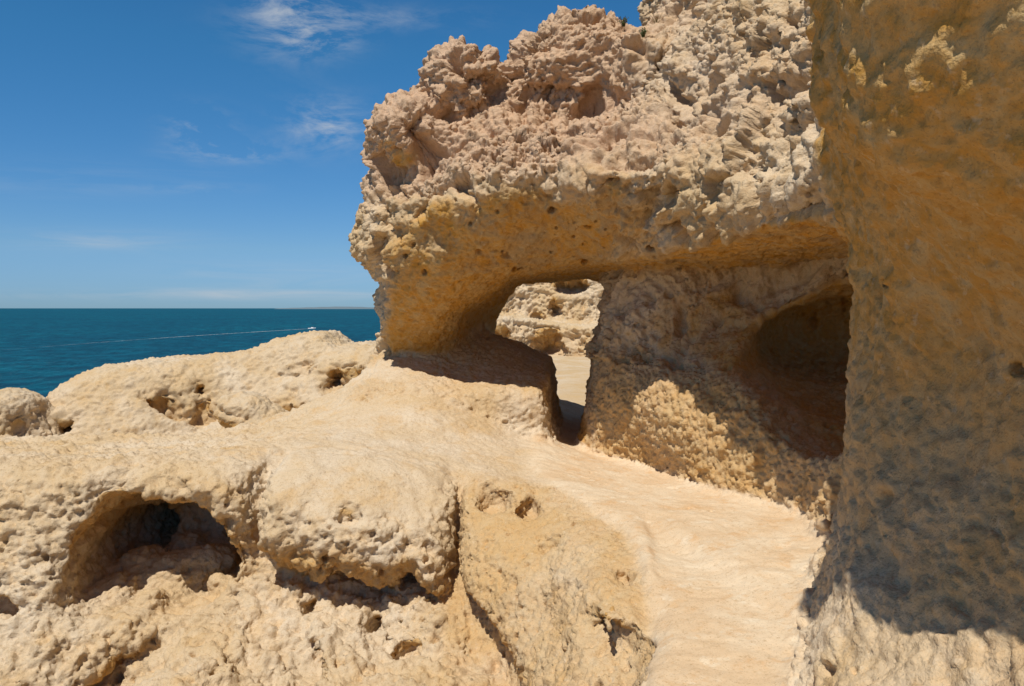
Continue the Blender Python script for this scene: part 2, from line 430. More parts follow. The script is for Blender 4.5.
def rock_material(name, wear_shade=True):
    s = NT(name)
    geo = s.n('NewGeometry'); pos = geo.outputs['Position']
    base = (.60, .44, .255); pale = (.67, .55, .40); ochre = (.53, .275, .055); grey = (.38, .29, .185); pink = (.58, .385, .255)
    big = s.ramp(s.noise(pos, .9, 5, .6, .6), .38, .64)
    c = s.mix(big, base, pale)
    mid = s.ramp(s.noise(pos, 3.5, 6, .65, .5), .50, .70)
    c = s.mix(s.math('MULTIPLY', mid, .55), c, (.60, .38, .16))
    if wear_shade:
        at = s.n('Attribute', attribute_name='wear_shade'); sep = s.n('SeparateColor'); s.l(at.outputs['Color'], sep.inputs[0])
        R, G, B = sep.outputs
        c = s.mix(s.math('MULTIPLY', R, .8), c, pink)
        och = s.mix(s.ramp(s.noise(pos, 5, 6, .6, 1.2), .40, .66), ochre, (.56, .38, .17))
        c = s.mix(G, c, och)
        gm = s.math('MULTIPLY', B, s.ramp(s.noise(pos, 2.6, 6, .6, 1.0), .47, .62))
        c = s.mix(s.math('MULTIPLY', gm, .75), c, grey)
        pm = s.math('SUBTRACT', 1.0, at.outputs['Alpha'])
        pc = s.mix(s.ramp(s.noise(pos, 1.7, 6, .62, .5), .40, .62), (.66, .49, .31), (.72, .59, .42))
        pc = s.mix(s.math('MULTIPLY', s.ramp(s.noise(pos, 5, 6, .65, .3), .54, .66), .6), pc, (.62, .38, .18))
        pc = s.mix(s.math('MULTIPLY', s.ramp(s.noise(pos, 9, 5, .6), .58, .66), .5), pc, (.76, .66, .50))
        c = s.mix(pm, c, pc)
    # speckle, fine grain
    c = s.mix(s.ramp(s.noise(pos, 38, 4, .7), .30, .46), s.mix(.45, c, (.34, .20, .08)), c)
    c = s.mix(s.math('MULTIPLY', s.ramp(s.noise(pos, 22, 3, .6), .60, .72), .35), c, (.70, .58, .42))
    c = s.mix(s.math('MULTIPLY', s.ramp(s.noise(pos, 120, 2, .6), .60, .68), .45), c, (.26, .16, .07))
    b1 = s.noise(pos, 24, 5, .60); b2 = s.noise(pos, 80, 3, .6)
    vor = s.n('TexVoronoi', i_Scale=55.0); s.l(pos, vor.inputs['Vector'])
    hsum = s.math('ADD', s.math('MULTIPLY', b1, 1.0), s.math('MULTIPLY', b2, .35))
    hsum = s.math('ADD', hsum, s.math('MULTIPLY', s.ramp(vor.outputs['Distance'], 0, .5), .18))
    bump = s.n('Bump', i_Strength=.75, i_Distance=.017); s.l(hsum, bump.inputs['Height'])
    if wear_shade: s.l(s.math('ADD', s.math('MULTIPLY', at.outputs['Alpha'], .50), .25), bump.inputs['Strength'])
    bs = s.n('BsdfPrincipled', i_Roughness=.92); bs.inputs['Specular IOR Level'].default_value = .12
    s.l(c, bs.inputs['Base Color']); s.l(bump.outputs[0], bs.inputs['Normal']); s.l(bs.outputs[0], s.out.inputs[0])
    return s.m
ROCK = rock_material('limestone')

# ------------------------------------------------------------------ build the near rocks
HG = .055
LO, HI = (-6.2, 1.0, -1.7), (4.9, 12.0, 5.9)
v, q = surface_nets(f_rock, LO, HI, HG)
print('nets', len(v), time.time() - T0)
v, q, n = subdivide(v, q, 2)
print('subdiv', len(v), time.time() - T0)

# regions
def region(v):
    x, y, z = v.T.astype(np.float64)
    out = {}
    ex = f_ledge(x, y, z); ar = f_arch(x, y, z); bu = f_butt(x, y, z)
    return ex, ar, bu
def displace(v, n):
    global q
    """weathering: returns moved vertices and wear colours (pink crust, ochre that also paints shade into the recess wall, grey patina)"""
    x, y, z = v.T
    px = x / y * F + 512; 
    ex, ar, bu = region(v)
    warp = np.stack([fbm(v, .9, 2, o) for o in (0, 31, 63)], 1) * .35
    wv = v + warp
    lowf = fbm(v, .8, 3, 11)
    mid = fbm(v, 2.2, 3, 5)
    # --- weights
    turb = np.abs(fbm(wv, 3.0, 4, 40, .55)); turb2 = np.abs(fbm(v, 6.5, 3, 44, .55)); turb3 = np.abs(fbm(v, 15, 3, 48, .55))
    perl5 = fbm(v, 6, 2, 9)
    strat = perlin(np.stack([x * .5, y * .5, z * 3.2 + .3 * mid], 1), 1.6, 2)
    frontness = (front(x.astype(np.float64), z.astype(np.float64)) - y)
    is_butt = sstep(.10, -.05, bu - np.minimum(ar, ex)) * (y < 6.2)
    is_ledge = sstep(.08, -.06, ex - ar) * (1 - is_butt)
    is_arch = (1 - is_butt) * (1 - is_ledge)
    # the weathered crust covers everything above a wavering line along the lip
    lipz = 2.92 + .42 * mid + .25 * lowf + .08 * sstep(.5, 1.8, x) + .12 * perl5
    crust = sstep(-.12, .16, z - lipz + .5 * np.clip(n[:, 2], -.5, .5))
    crust = np.maximum(crust, sstep(-.05, -.35, n[:, 0] + .35 + .3 * mid) * (z > 1.0) * .8)
    crust *= is_arch
    buttcrust = is_butt * sstep(1.35, 1.1, x - .12 * (y - 2.5) + .2 * mid) * sstep(2.2, 2.7, z) * sstep(3.25, 3.6, y)
    crust = np.maximum(crust, buttcrust)
    hewn = is_arch * sstep(.78, .95, x + .1 * mid) * sstep(1.05, .8, z - .25 * sstep(2.2, 1.4, x) + .1 * mid) * (y < 9.6) * sstep(2.6, 2.3, x)
    xl = np.interp(y, XLY, XLX) + .05 * mid
    path = sstep(-.10, .03, x - xl) * sstep(.5, .75, n[:, 2]) * sstep(.30, .20, z) * (1 - is_butt * sstep(.1, .2, z))
    is_ledge = np.maximum(is_ledge, path)
    smooth_floor = is_ledge * sstep(.55, .8, n[:, 2])
    low = sstep(-.12, -.40, z); smooth_floor = smooth_floor * (1 - low)
    skirt = smooth_floor * sstep(-2.6, -1.6, x + .3 * mid)
    skirt = np.maximum(skirt, smooth_floor * sstep(-.9, -.3, x))
    under = is_arch * (1 - crust) * (1 - hewn)
    lface = is_ledge * (1 - smooth_floor)
    rightblock = np.maximum(lface, smooth_floor * (1 - path)) * sstep(-.52, -.46, x) * sstep(7.3, 6.7, y)
    # --- shapes
    w1 = worley(wv, 3.2, 4); w2 = worley(v + warp * .3, 8.5, 9); w3 = worley(v, 19, 2)
    lump1 = .4 - w1[:, 0] ** 2; lump2 = .4 - w2[:, 0] ** 2; lump3 = .4 - w3[:, 0] ** 2
    cav1 = sstep(.25, .0, w1[:, 1] - w1[:, 0]); 
    fine = fbm(v, 14, 4, 3, .6); med = fbm(wv, 4.5, 5, 8, .55)
    pits = np.zeros(len(v), np.float32)
    wp = worley(v + warp, 2.7, 71); wq = worley(v, 6.5, 77); wr = worley(v, 5.2, 97)
    pr = (PERM[(np.floor(np.abs(v[:, 0] * 3 + v[:, 1] * 5 + 2 * v[:, 2])).astype(int)) & 255] > 90)
    pits = sstep(.20, .05, wp[:, 0]) * .09 + sstep(.17, .06, wq[:, 0]) * .030 * sstep(.0, .3, lowf + .1) + sstep(.15, .07, wr[:, 0]) * .06 * (is_ledge * (n[:, 2] < .6) + .15 * is_butt)
    pocket = sstep(.10, .32, fbm(wv, 2.6, 2, 91)) 
    d = crust * (.26 * lowf + .14 * lump1 + .18 * med + .15 * turb - .9 * pits - .05 - .20 * pocket)
    d += under * (.05 * med + .012 * fine - pits * .8 + .02 * strat * (x < 1) + .010 * lump3 + .05 * turb * (z > 1.8))
    d += hewn * (.014 * lump2 + .008 * lump3 + .05 * med + .06 * turb2 - .01 + .018 * fine)
    d += is_butt * (1 - crust) * (.05 * med + .010 * fine - pits * .35 + .03 * lowf + .03 * turb)
    d += skirt * (1 - path) * (.035 * med + .006 * fine) + path * (.022 * med + .014 * lowf - .006 - .010 * sstep(.30, .1, wp[:, 0])) - is_ledge * .025 * np.exp(-((x - xl + .05) / .055) ** 2) * (y < 6.2) * (z > -.2)
    d += smooth_floor * (1 - skirt) * (.06 * med + .012 * lump2 + .015 * fine + .07 * turb + .035 * turb2 + .03 * turb3 - .3 * pits - .02)
    d += lface * (.06 * med * (1 - .6 * rightblock) + .016 * fine + .025 * lump1 * (1 - rightblock) + .07 * lowf
                  + .17 * turb * (1 - .75 * rightblock) + .05 * turb2 * (1 - .6 * rightblock) - .04 * (1 - .7 * rightblock) + .025 * strat * (1 - rightblock) - 1.0 * pits)
    cw = chunked(lambda p: np.minimum(f_cave(p[:, 0], p[:, 1], p[:, 2]) , 1.0), v); cw = sstep(.06, .0, cw) * is_ledge
    d = d * (1 - .4 * cw)
    v2 = v + n * d[:, None].astype(np.float32)
    # second pass, smaller forms pushed out along the new surface
    n1 = vnormals(v2, q)
    var = sstep(-.25, .3, fbm(v, 1.1, 2, 71)) * .9 + .35
    nod = worley(v2, 24, 31); nod = .35 - nod[:, 0] ** 2
    hole = worley(v2, 11, 33); hole = sstep(.30, .10, hole[:, 0]) * sstep(-.05, .25, fbm(v2, 2.0, 2, 55))
    grain = fbm(v2, 22, 3, 61, .6)
    ridg = .2 - np.abs(fbm(v2 * np.array([1, 1, 1.8]), 4.5, 4, 93, .6)) * 1.5
    t3 = np.abs(fbm(v2, 13, 3, 48, .6)) - .12; t2 = np.abs(fbm(v2, 6, 4, 49, .6)) - .13
    sp = worley(v2, 30, 83); spk = sstep(.36, .12, sp[:, 0])
    d2 = crust * var * (.012 * lump2 + .010 * nod + .085 * t2 + .055 * t3 + .018 * grain - .06 * hole + .025 * ridg)
    d2 += lface * (1 - .6 * rightblock) * (.055 * t2 + .03 * t3 - .045 * hole + .018 * ridg) + lface * (.010 * grain - .015 * hole - .012 * spk)
    d2 += smooth_floor * (1 - .8 * skirt) * (.035 * t2 + .015 * t3 - .018 * hole - .008 * spk) + smooth_floor * .008 * grain
    d2 += rightblock * (.018 * t2 + .022 * t3 + .010 * grain - .030 * hole - .022 * spk)
    d2 *= (1 - .55 * path) * (1 - .2 * cw)
    d2 += hewn * (.006 * nod + .055 * t3 + .05 * t2 + .03 * ridg + .016 * grain) + (under + is_butt * (1 - crust)) * (.009 * grain + .016 * t3 + .045 * t2 - .012 * hole - .006 * spk)
    v2 = v2 + n1 * d2[:, None].astype(np.float32)
    # solution holes: round, deep, scattered at random over the faces that look outwards
    rs = np.random.RandomState(21)
    for wgt, num, r0, r1, ok in ((lface, 95, .014, .042, n[:, 1] < -.25), (rightblock, 30, .012, .028, n[:, 1] < -.1), (under, 46, .010, .040, (n[:, 1] < -.1) & (z > 1.9)), (is_butt, 26, .010, .028, (n[:, 0] < -.3) & (y > 1.8) & (y < 4.2)), (skirt, 10, .010, .016, n[:, 2] > 0)):
        cand = np.where((wgt > .6) & ok & (y < 10) & (cw < .1))[0]
        if not len(cand): continue
        clus = v[cand[rs.randint(len(cand), size=num // 4)]]
        for k in range(num):
            c = v2[cand[rs.randint(len(cand))]]
            if k % 2:   # half of them gather in groups
                cc = clus[rs.randint(len(clus))] + rs.normal(size=3) * .16
                c = v2[cand[np.argmin(((v[cand[::7]] - cc) ** 2).sum(1)) * 7]]
            r = r0 + (r1 - r0) * rs.rand() ** 2.2; near = np.where((np.abs(v2 - c) < r * 1.4).all(1))[0]
            if not len(near): continue
            e_ = (v2[near] - c) * np.array([1, .6, .75 + .5 * rs.rand()]); rr = np.sqrt((e_ ** 2).sum(1)) / r
            dr = -n1[near].mean(0) + np.array([0, .5, -.1]); dr /= np.linalg.norm(dr)
            v2[near] += (dr[None] * (sstep(1.15, .70, rr) * r * 2.6)[:, None]).astype(np.float32)
    # --- colour masks
    R = np.clip(crust * sstep(2.4, 3.2, z + .3 * mid) * sstep(2.4, .8, x + .4 * lowf), 0, 1)
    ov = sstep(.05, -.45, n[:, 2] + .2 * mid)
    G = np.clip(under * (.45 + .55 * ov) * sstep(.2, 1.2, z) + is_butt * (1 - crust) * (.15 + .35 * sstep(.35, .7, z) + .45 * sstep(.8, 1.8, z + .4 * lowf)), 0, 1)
    G = np.maximum(G, under * (x > .6) * sstep(1.85, 1.7, z) * .9); G = np.maximum(G, hewn * .55); G = np.maximum(G, rightblock * .34); G = np.maximum(G, lface * sstep(.1, -.5, n[:, 2]) * .8)  # first term darkens the recess wall, shade painted in; the others are rock colour
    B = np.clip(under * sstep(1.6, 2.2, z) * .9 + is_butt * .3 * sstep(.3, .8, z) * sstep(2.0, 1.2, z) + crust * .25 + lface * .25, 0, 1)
    return v2, np.stack([R, G, B, 1 - path], 1).astype(np.float32), dict(crust=crust, hewn=hewn, butt=is_butt, ledge=is_ledge, floor=smooth_floor, path=path)
v2, wear_shade, W = displace(v, n)
n2 = vnormals(v2, q)
print('displaced', time.time() - T0)

cen = v[q].mean(1).astype(np.float64); fx, fy, fz = cen.T
fn = n[q].mean(1)
def fw(k): return W[k][q].mean(1)
pathf = (fw('path') > .5)
cavef = f_cave(fx, fy, fz) < .05
is_b = (fw('butt') > .5) & ~pathf; is_l = (fw('ledge') > .5) & ~is_b & ~pathf & (fy < 10.9); is_a = ~is_b & ~is_l & ~pathf & ~((fz < -.9) & (fy > 10.9))
blockf = is_a & (np.abs(f_block(fx, fy, fz)) < .07) & (fz < 1.5)
hewnf = is_a & ~blockf & (fx > .6) & (fz < 1.9) & (fn[:, 2] > -.5)
pillarf = is_a & ~blockf & ~hewnf & (fz < 1.75) & (fx < .6)
crustf = is_a & ~blockf & ~hewnf & ~pillarf & (fw('crust') > .5)
underf = is_a & ~blockf & ~hewnf & ~pillarf & ~crustf

A = empty('rock_arch', (0, 9.5, 0), 'tall pitted limestone arch with a pinkish crust, a see-through opening and a walk-through doorway', 'rock arch')
split_part('weathered_crust', v2, q, n2, crustf, wear_shade, ROCK, A)
split_part('overhang', v2, q, n2, underf, wear_shade, ROCK, A)
split_part('pillar', v2, q, n2, pillarf, wear_shade, ROCK, A)
split_part('carved_sill', v2, q, n2, blockf, wear_shade, ROCK, A)
split_part('hollowed_wall', v2, q, n2, hewnf, wear_shade, ROCK, A)
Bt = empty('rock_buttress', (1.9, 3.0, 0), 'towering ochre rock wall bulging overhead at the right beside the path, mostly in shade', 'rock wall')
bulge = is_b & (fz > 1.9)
split_part('overhanging_bulge', v2, q, n2, bulge, wear_shade, ROCK, Bt)
split_part('wall_face', v2, q, n2, is_b & ~bulge, wear_shade, ROCK, Bt)
crx = (450 - 512) / F * 6.0
leftl = is_l & (fx < crx + .55 * np.clip(-.55 - fz, 0, 1)) & ~((fy > 6.95) & (fx > crx))
big_hollow = leftl & cavef & (fx < -1.75) & (fz > -.85) & (fz < .45) & (fx > -3.4) & (fz > -.72)
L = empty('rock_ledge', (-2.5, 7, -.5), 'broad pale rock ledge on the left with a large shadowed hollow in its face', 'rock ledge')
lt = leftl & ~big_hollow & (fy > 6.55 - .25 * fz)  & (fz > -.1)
split_part('hollow', v2, q, n2, big_hollow, wear_shade, ROCK, L)
split_part('ledge_top', v2, q, n2, lt, wear_shade, ROCK, L)
split_part('ledge_face', v2, q, n2, leftl & ~big_hollow & ~lt, wear_shade, ROCK, L)
Bo = empty('rounded_rock', (.3, 5.2, -.6), 'rounded sunlit rock right of the vertical crack, bearing two small holes and edging the path', 'rock')
rl = is_l & ~leftl; rt = rl & (fz > -.04 - .1 * (fy > 6)) & (fy > 5.0)
split_part('rock_top', v2, q, n2, rt, wear_shade, ROCK, Bo)
split_part('rock_face', v2, q, n2, rl & ~rt, wear_shade, ROCK, Bo)

# small dry plants rooted in the crust of the arch
PLANTS = [(1.58, 8.75, .17, 'dry straggly plant with thin bare stalks on the skyline of the arch', 1), (1.25, 8.95, .10, 'small green tuft at the dip in the top of the arch', 0), (1.36, 8.3, .09, 'low grey-green tuft growing on the sunlit crust of the arch', 0)]
pl = []
for (x0, y0, hh, lab, dry) in PLANTS:
    m_ = (np.abs(v2[:, 0] - x0) < .035) & (np.abs(v2[:, 1] - y0) < .035)
    pl.append((x0, y0, float(v2[m_][:, 2].max()) - .02 if m_.any() else 4.5, hh, lab, dry))
print('plants', pl)
o = split_part('path', v2, q, n2, pathf, wear_shade, ROCK); o['kind'] = 'structure'
del v2, n2
print('near rocks', time.time() - T0)

# ------------------------------------------------------------------ middle-distance rocks
def simple_rock(name, fn, lo, hi, h, lev, amp, label, cat, mat=ROCK, group=None, kind=None, pitk=1.0, parts=None):
    v, q = surface_nets(fn, lo, hi, h); v, q, n = subdivide(v, q, lev)
    warp = np.stack([fbm(v, .6, 2, o) for o in (3, 33, 65)], 1) * .5
    w1 = worley(v + warp, 1.6, 14); w2 = worley(v, 5, 19); w3 = worley(v, 12, 5)
    med = fbm(v + warp, 1.6, 6, 2, .6); turb = np.abs(fbm(v + warp, 1.3, 4, 9, .55)); turb2 = np.abs(fbm(v, 5, 4, 9, .6))
    strat = perlin(np.stack([v[:, 0] * .4, v[:, 1] * .4, v[:, 2] * 3], 1), 1.3, 7)
    side = sstep(.8, .3, n[:, 2])
    d = amp * (.10 * med * (.5 + side) + side * (.12 * (.5 - w1[:, 0]) + .34 * turb - .08 + .07 * strat) + .10 * turb2 + .05 * (.5 - w2[:, 0]) * (.4 + side) + .02 * (.5 - w3[:, 0]) - pitk * .12 * side * sstep(.16, .06, w2[:, 0]))
    v2 = v + n * d[:, None]
    n2 = vnormals(v2, q)
    wear_shade = np.stack([np.zeros(len(v)), side * sstep(.2, -.4, n[:, 2]) * .7 + .15 * side, side * .5 + .1], 1).astype(np.float32)
    loc = ((lo[0] + hi[0]) / 2, (lo[1] + hi[1]) / 2, lo[2])
    if parts:
        e = empty(name, loc, label, cat, group); c = v[q].mean(1); nn = n[q].mean(1); left = np.ones(len(q), bool)
        for pn, pf in parts:
            sel = pf(c, nn) & left; left &= ~sel
            split_part(pn, v2, q, n2, sel, wear_shade, mat, e)
        return e
    class D: location = loc
    o = split_part(name, v2, q, n2, np.ones(len(q), bool), wear_shade, mat, D if False else None)
    return tag(o, label, cat, group, kind)
RID = [P(x, y, 14)[0::2] for x, y in [(38,480),(38,432),(50,408),(68,384),(88,372),(112,366),(150,364),(200,361),(235,353),(262,342),(290,335),
       (312,336),(328,350),(345,349),(372,350),(420,352),(420,480)]]
def f_ridge(x, y, z):
    g = smax(poly2(x, z, RID), (12.9 + .9 * (z + .5) + .35 * np.sin(x * 1.3 + 1)) - y, .35)
    g = smax(g, y - (17.5 - .5 * z), .8)
    for (a, b, c, r) in [(199,416,13.3,(.13,.5,.28)),(204,392,13.9,(.09,.3,.10)),(335,380,14.0,(.14,.4,.16)),(65,428,13.1,(.32,.5,.16)),(275,425,13.1,(.7,.6,.42)),(218,421,13.2,(.18,.3,.13)),
                         (345,385,13.5,(.5,.35,.35)),(110,442,13.1,(.5,.4,.20)),(292,372,14,(.4,.15,.14)),(165,412,13.35,(.5,.14,.25))]:
        g = smax(g, -ell(x, y, z, P(a, b, c), r), .12)
    return g
simple_rock('rock_ridge', f_ridge, (-8.8, 11.8, -2.2), (-1.2, 17.6, 1.6), .10, 2, 1.15,
    'long low weathered rock outcrop between the ledge and the sea, left of the arch', 'rock outcrop',
    parts=[('flat_top', lambda c, n: n[:, 2] > .7), ('eroded_face', lambda c, n: n[:, 2] > -9)])
def f_st(x, y, z): return smin(ell(x, y, z, P(243,410,12.3), (.42,.5,.26)), ell(x, y, z, P(262,425,12.3), (.55,.5,.25)), .2)
simple_rock('boulder', f_st, (-5.2, 11.5, -.9), (-3.0, 13.0, .6), .07, 2, .9, 'small rounded boulder lying in front of the long rock outcrop', 'boulder')
def f_lb(x, y, z):
    g = smin(ell(x, y, z, P(8,420,12.6), (.55,.8,.48)), ell(x, y, z, P(-40,425,12.8), (.9,.9,.55)), .2)
    return smax(smin(g, ell(x, y, z, P(-10,450,12.8), (1.2,.9,.5)), .2), -ell(x, y, z, P(14,430,12.05), (.07,.3,.07)), .04)
simple_rock('boulder', f_lb, (-10.4, 11.2, -1.8), (-6.9, 14.0, .7), .08, 2, .9, 'squarish boulder cut off by the left edge of the photo, seen against the sea', 'boulder')

# cliff seen through the opening
def f_cliff(x, y, z):
    lowr = smax(z - (1.15 + .15 * np.sin(x * 1.1 + 2)), (25.6 + .4 * np.sin(x * 1.7) + .2 * z) - y, .25)
    up = smax(z - (5.0 + .5 * np.sin(x * .8) - .15 * np.abs(x - 3)), (27.6 + .35 * np.sin(x * 1.3 + 1) + .38 * z) - y, .5)
    g = smin(lowr, up, .25)
    for (a, b, c, r) in [(548,352,25.8,(.55,1.2,.75)),(556,309,28.1,(.25,1,.42)),(572,288,28.7,(.7,.8,.3)),(538,318,28.1,(.2,.6,.2)),(525,300,28.2,(.5,.4,.3)),(610,345,25.7,(.4,.8,.4)),(500,340,25.6,(.3,.5,.4))]:
        g = smax(g, -ell(x, y, z, P(a, b, c), r), .12)
    return smax(smax(smax(g, y - 33, .5), -4.0 - x, .6), x - 10, .5)
simple_rock('cliff', f_cliff, (-4.6, 24.2, -.4), (10.4, 33.6, 5.6), .12, 2, 1.5,
    'stepped pale cliff with dark hollows seen through the arch opening', 'cliff',
    parts=[('lower_step', lambda c, n: c[:, 2] < 1.45), ('upper_cliff', lambda c, n: c[:, 2] > -9)])
print('mid rocks', time.time() - T0)

# ------------------------------------------------------------------ ground sheets
def sheet(name, xs, ys, zf, mat, kind='structure', keep=None):
    X, Y = np.meshgrid(xs, ys, indexing='ij'); Z = zf(X, Y)
    v = np.stack([X, Y, Z], -1).reshape(-1, 3)
    i, j = np.meshgrid(np.arange(len(xs) - 1), np.arange(len(ys) - 1), indexing='ij')
    a = (i * len(ys) + j).ravel(); q = np.stack([a, a + len(ys), a + len(ys) + 1, a + 1], 1)
    if keep is not None: q = q[keep(v[q].mean(1))]
    me = mesh_from(name, v, q); me.materials.append(mat)
    ca = me.color_attributes.new('wear_shade', 'FLOAT_COLOR', 'POINT')
    z0 = np.zeros((len(v), 4), np.float32); z0[:, 3] = 1; ca.data.foreach_set('color', z0.ravel())
    o = bpy.data.objects.new(name, me); link(o); o['kind'] = kind; return o
def gz(X, Y):
    p = np.stack([X.ravel(), Y.ravel(), 0 * X.ravel()], 1)
    z = (.12 * fbm(p, .4, 4, 2) + .03 * fbm(p, 2.2, 4, 5)).reshape(X.shape)
    z = z - .03 + .10 * sstep(14, 26, Y) * 1.0
    edge = np.maximum(np.maximum(-9.5 - X, X - 13), np.maximum(-14 - Y, Y - 34))
    # land left of the arch lies lower, then falls to the sea
    left = sstep(-.8, -1.6, X - .04 * (Y - 12)) 
    z = z - left * (1.3 + .0 * X) * sstep(3.0, 12.0, Y + 6)
    front_low = sstep(1.5, 1.1, X) * sstep(9, 7, Y) * sstep(-1.5, -.5, Y + .5 * np.minimum(X, 0))
    z = z - 1.7 * front_low
    mask = (X > -.8) & (X < 4.6) & (Y < 11.9) & (Y > 1.15)
    z = np.where(mask, z - .35, z)
    return z - 11 * sstep(0, 4.0, edge)
GM = rock_material('bare_rock_ground', wear_shade=False)
sheet('ground', np.arange(-15, 18.5, .12), np.arange(-19, 39, .12), gz, GM)

# ------------------------------------------------------------------ sea
SEA = -10.0
s = NT('sea_water'); geo = s.n('NewGeometry'); pos = geo.outputs['Position']
mp = s.n('Mapping'); mp.inputs['Scale'].default_value = (1, .55, 1); s.l(pos, mp.inputs['Vector']); pv = mp.outputs[0]
c = s.mix(s.ramp(s.noise(pv, .012, 5, .6, .5), .40, .62), (.0010, .105, .175), (.0010, .145, .215))
c = s.mix(s.ramp(s.noise(pv, .22, 7, .7, .3), .40, .62), (.0004, .055, .100), c)
b = s.math('ADD', s.noise(pv, .55, 6, .62, .4), s.math('MULTIPLY', s.noise(pv, .07, 3, .5), 1.4))
bump = s.n('Bump', i_Strength=1.0, i_Distance=1.4); s.l(b, bump.inputs['Height'])
df = s.n('BsdfDiffuse'); gl = s.n('BsdfGlossy', i_Roughness=.30); mx = s.n('MixShader', i_0=.12)
s.l(c, df.inputs[0]); s.l(bump.outputs[0], df.inputs['Normal']); s.l(bump.outputs[0], gl.inputs['Normal'])
s.l(df.outputs[0], mx.inputs[1]); s.l(gl.outputs[0], mx.inputs[2]); s.l(mx.outputs[0], s.out.inputs[0])
R_ = 30000
me = mesh_from('sea', np.array([(-R_, -R_, SEA), (R_, -R_, SEA), (R_, R_, SEA), (-R_, R_, SEA)]), np.array([[0, 1, 2, 3]]))
me.materials.append(s.m); o = bpy.data.objects.new('sea', me); link(o); o['kind'] = 'structure'

# motorboat with its wake
def plain(name, c, rough=.6, metal=0):
    s = NT(name); bs = s.n('BsdfPrincipled', i_Roughness=rough, i_Metallic=metal); 
    geo = s.n('NewGeometry'); f = s.noise(geo.outputs['Position'], 9, 4)
    cc = s.mix(s.ramp(f, .3, .7), tuple(k * .85 for k in c), c); s.l(cc, bs.inputs['Base Color']); s.l(bs.outputs[0], s.out.inputs[0]); return s.m
def lathe_hull():
    v = []; q = []
    st = np.linspace(0, 1, 12); nseg = 9
    for t in st:
        w = 1.15 * (1 - t ** 3.0) ** .6 + .02; zb = -.35 + .5 * t ** 3; zt = .75 + .45 * t ** 2; xx = -3.2 + 6.6 * t
        for k in range(nseg):
            a = math.pi * k / (nseg - 1); v.append((xx, -w * math.cos(a) , zt - (zt - zb) * math.sin(a) ** .7))
    for i in range(11):
        for k in range(nseg - 1):
            a = i * nseg + k; q.append((a, a + 1, a + nseg + 1, a + nseg))
        q.append((i * nseg, i * nseg + nseg, i * nseg + 2 * nseg - 1, i * nseg + nseg - 1))   # deck
    q.append((0, 2, 6, 8)); q.append((2, 4, 4 + 0, 6)) if False else None
    q = [k for k in q if k]
    return np.array(v), np.array(q)
bp = P(312, 326, 444); bp = (bp[0], bp[1], SEA)
Bt_ = empty('motorboat', bp, 'tiny white motorboat out on the sea at the head of its wake', 'motorboat')
Bt_.scale = (.62, .62, .62)
WH = plain('white_hull', (.8, .8, .8), .35); DKG = plain('smoked_glass', (.03, .04, .05), .1); GREY = plain('grey_metal', (.2, .2, .2), .4)
hv, hq = lathe_hull(); me = mesh_from('hull', hv, hq); me.materials.append(WH); link(bpy.data.objects.new('hull', me), Bt_)
def boxm(name, lo, hi, mat, parent, taper=0.0):
    x0, y0, z0 = lo; x1, y1, z1 = hi; t = taper
    v = np.array([(x0, y0, z0), (x1, y0, z0), (x1, y1, z0), (x0, y1, z0), (x0 + t, y0 + t * .5, z1), (x1 - t, y0 + t * .5, z1), (x1 - t, y1 - t * .5, z1), (x0 + t, y1 - t * .5, z1)])
    q = np.array([(3, 2, 1, 0), (4, 5, 6, 7), (0, 1, 5, 4), (1, 2, 6, 5), (2, 3, 7, 6), (3, 0, 4, 7)])
    me = mesh_from(name, v, q, False); me.materials.append(mat); o = bpy.data.objects.new(name, me); link(o, parent); return o
boxm('cabin', (-.9, -.75, .8), (1.3, .75, 1.5), WH, Bt_, .25)
boxm('windscreen', (-.45, -.55, 1.502), (.95, .55, 1.8), DKG, Bt_, .15)
boxm('outboard_motor', (-3.6, -.25, .2), (-3.15, .25, 1.3), GREY, Bt_, .05)
s = NT('foam'); geo = s.n('NewGeometry'); pos = geo.outputs['Position']
f = s.ramp(s.noise(pos, .35, 6, .7), .42, .60); tc = s.n('TexCoord'); 
uvm = s.n('UVMap'); sx = s.n('SeparateXYZ'); s.l(uvm.outputs[0], sx.inputs[0])
f = s.math('MULTIPLY', s.math('ADD', f, .25), s.math('ADD', s.math('MULTIPLY', sx.outputs[0], .75), .35))
ed = s.ramp(s.math('ABSOLUTE', s.math('SUBTRACT', sx.outputs[1], .5)), .5, .25); f = s.math('MULTIPLY', f, ed)
di = s.n('BsdfDiffuse'); di.inputs[0].default_value = (.75, .8, .82, 1); tr = s.n('BsdfTransparent'); mx = s.n('MixShader')
s.l(f, mx.inputs[0]); s.l(tr.outputs[0], mx.inputs[1]); s.l(di.outputs[0], mx.inputs[2]); s.l(mx.outputs[0], s.out.inputs[0])
N = 60; vv = []; uv = []
for i in range(N + 1):
    t = i / N   # 0 far left end, 1 at the boat
    pyv = 345.5 - 19.5 * t + 1.5 * math.sin(t * math.pi) * -.6; d = 8000 / (pyv - 308); xw = (-12 + 322 * t - 512) / F * d
    w = 1.6 + 2.2 * (1 - t) if t < .95 else 2.0
    w *= 1.3 * d / 300
    for k in range(2): vv.append((xw, d + (k - .5) * w * 2.4, SEA + .12)); uv.append((t, k))
qq = np.array([(2 * i, 2 * i + 2, 2 * i + 3, 2 * i + 1) for i in range(N)])
me = mesh_from('wake', np.array(vv), qq); ul = me.uv_layers.new(name='UVMap')
ul.data.foreach_set('uv', np.array(uv, np.float32)[qq.ravel()].ravel()); me.materials.append(s.m)
o = bpy.data.objects.new('wake', me); link(o); tag(o, 'thin white line of foam trailing behind the motorboat', 'wake', kind='stuff')

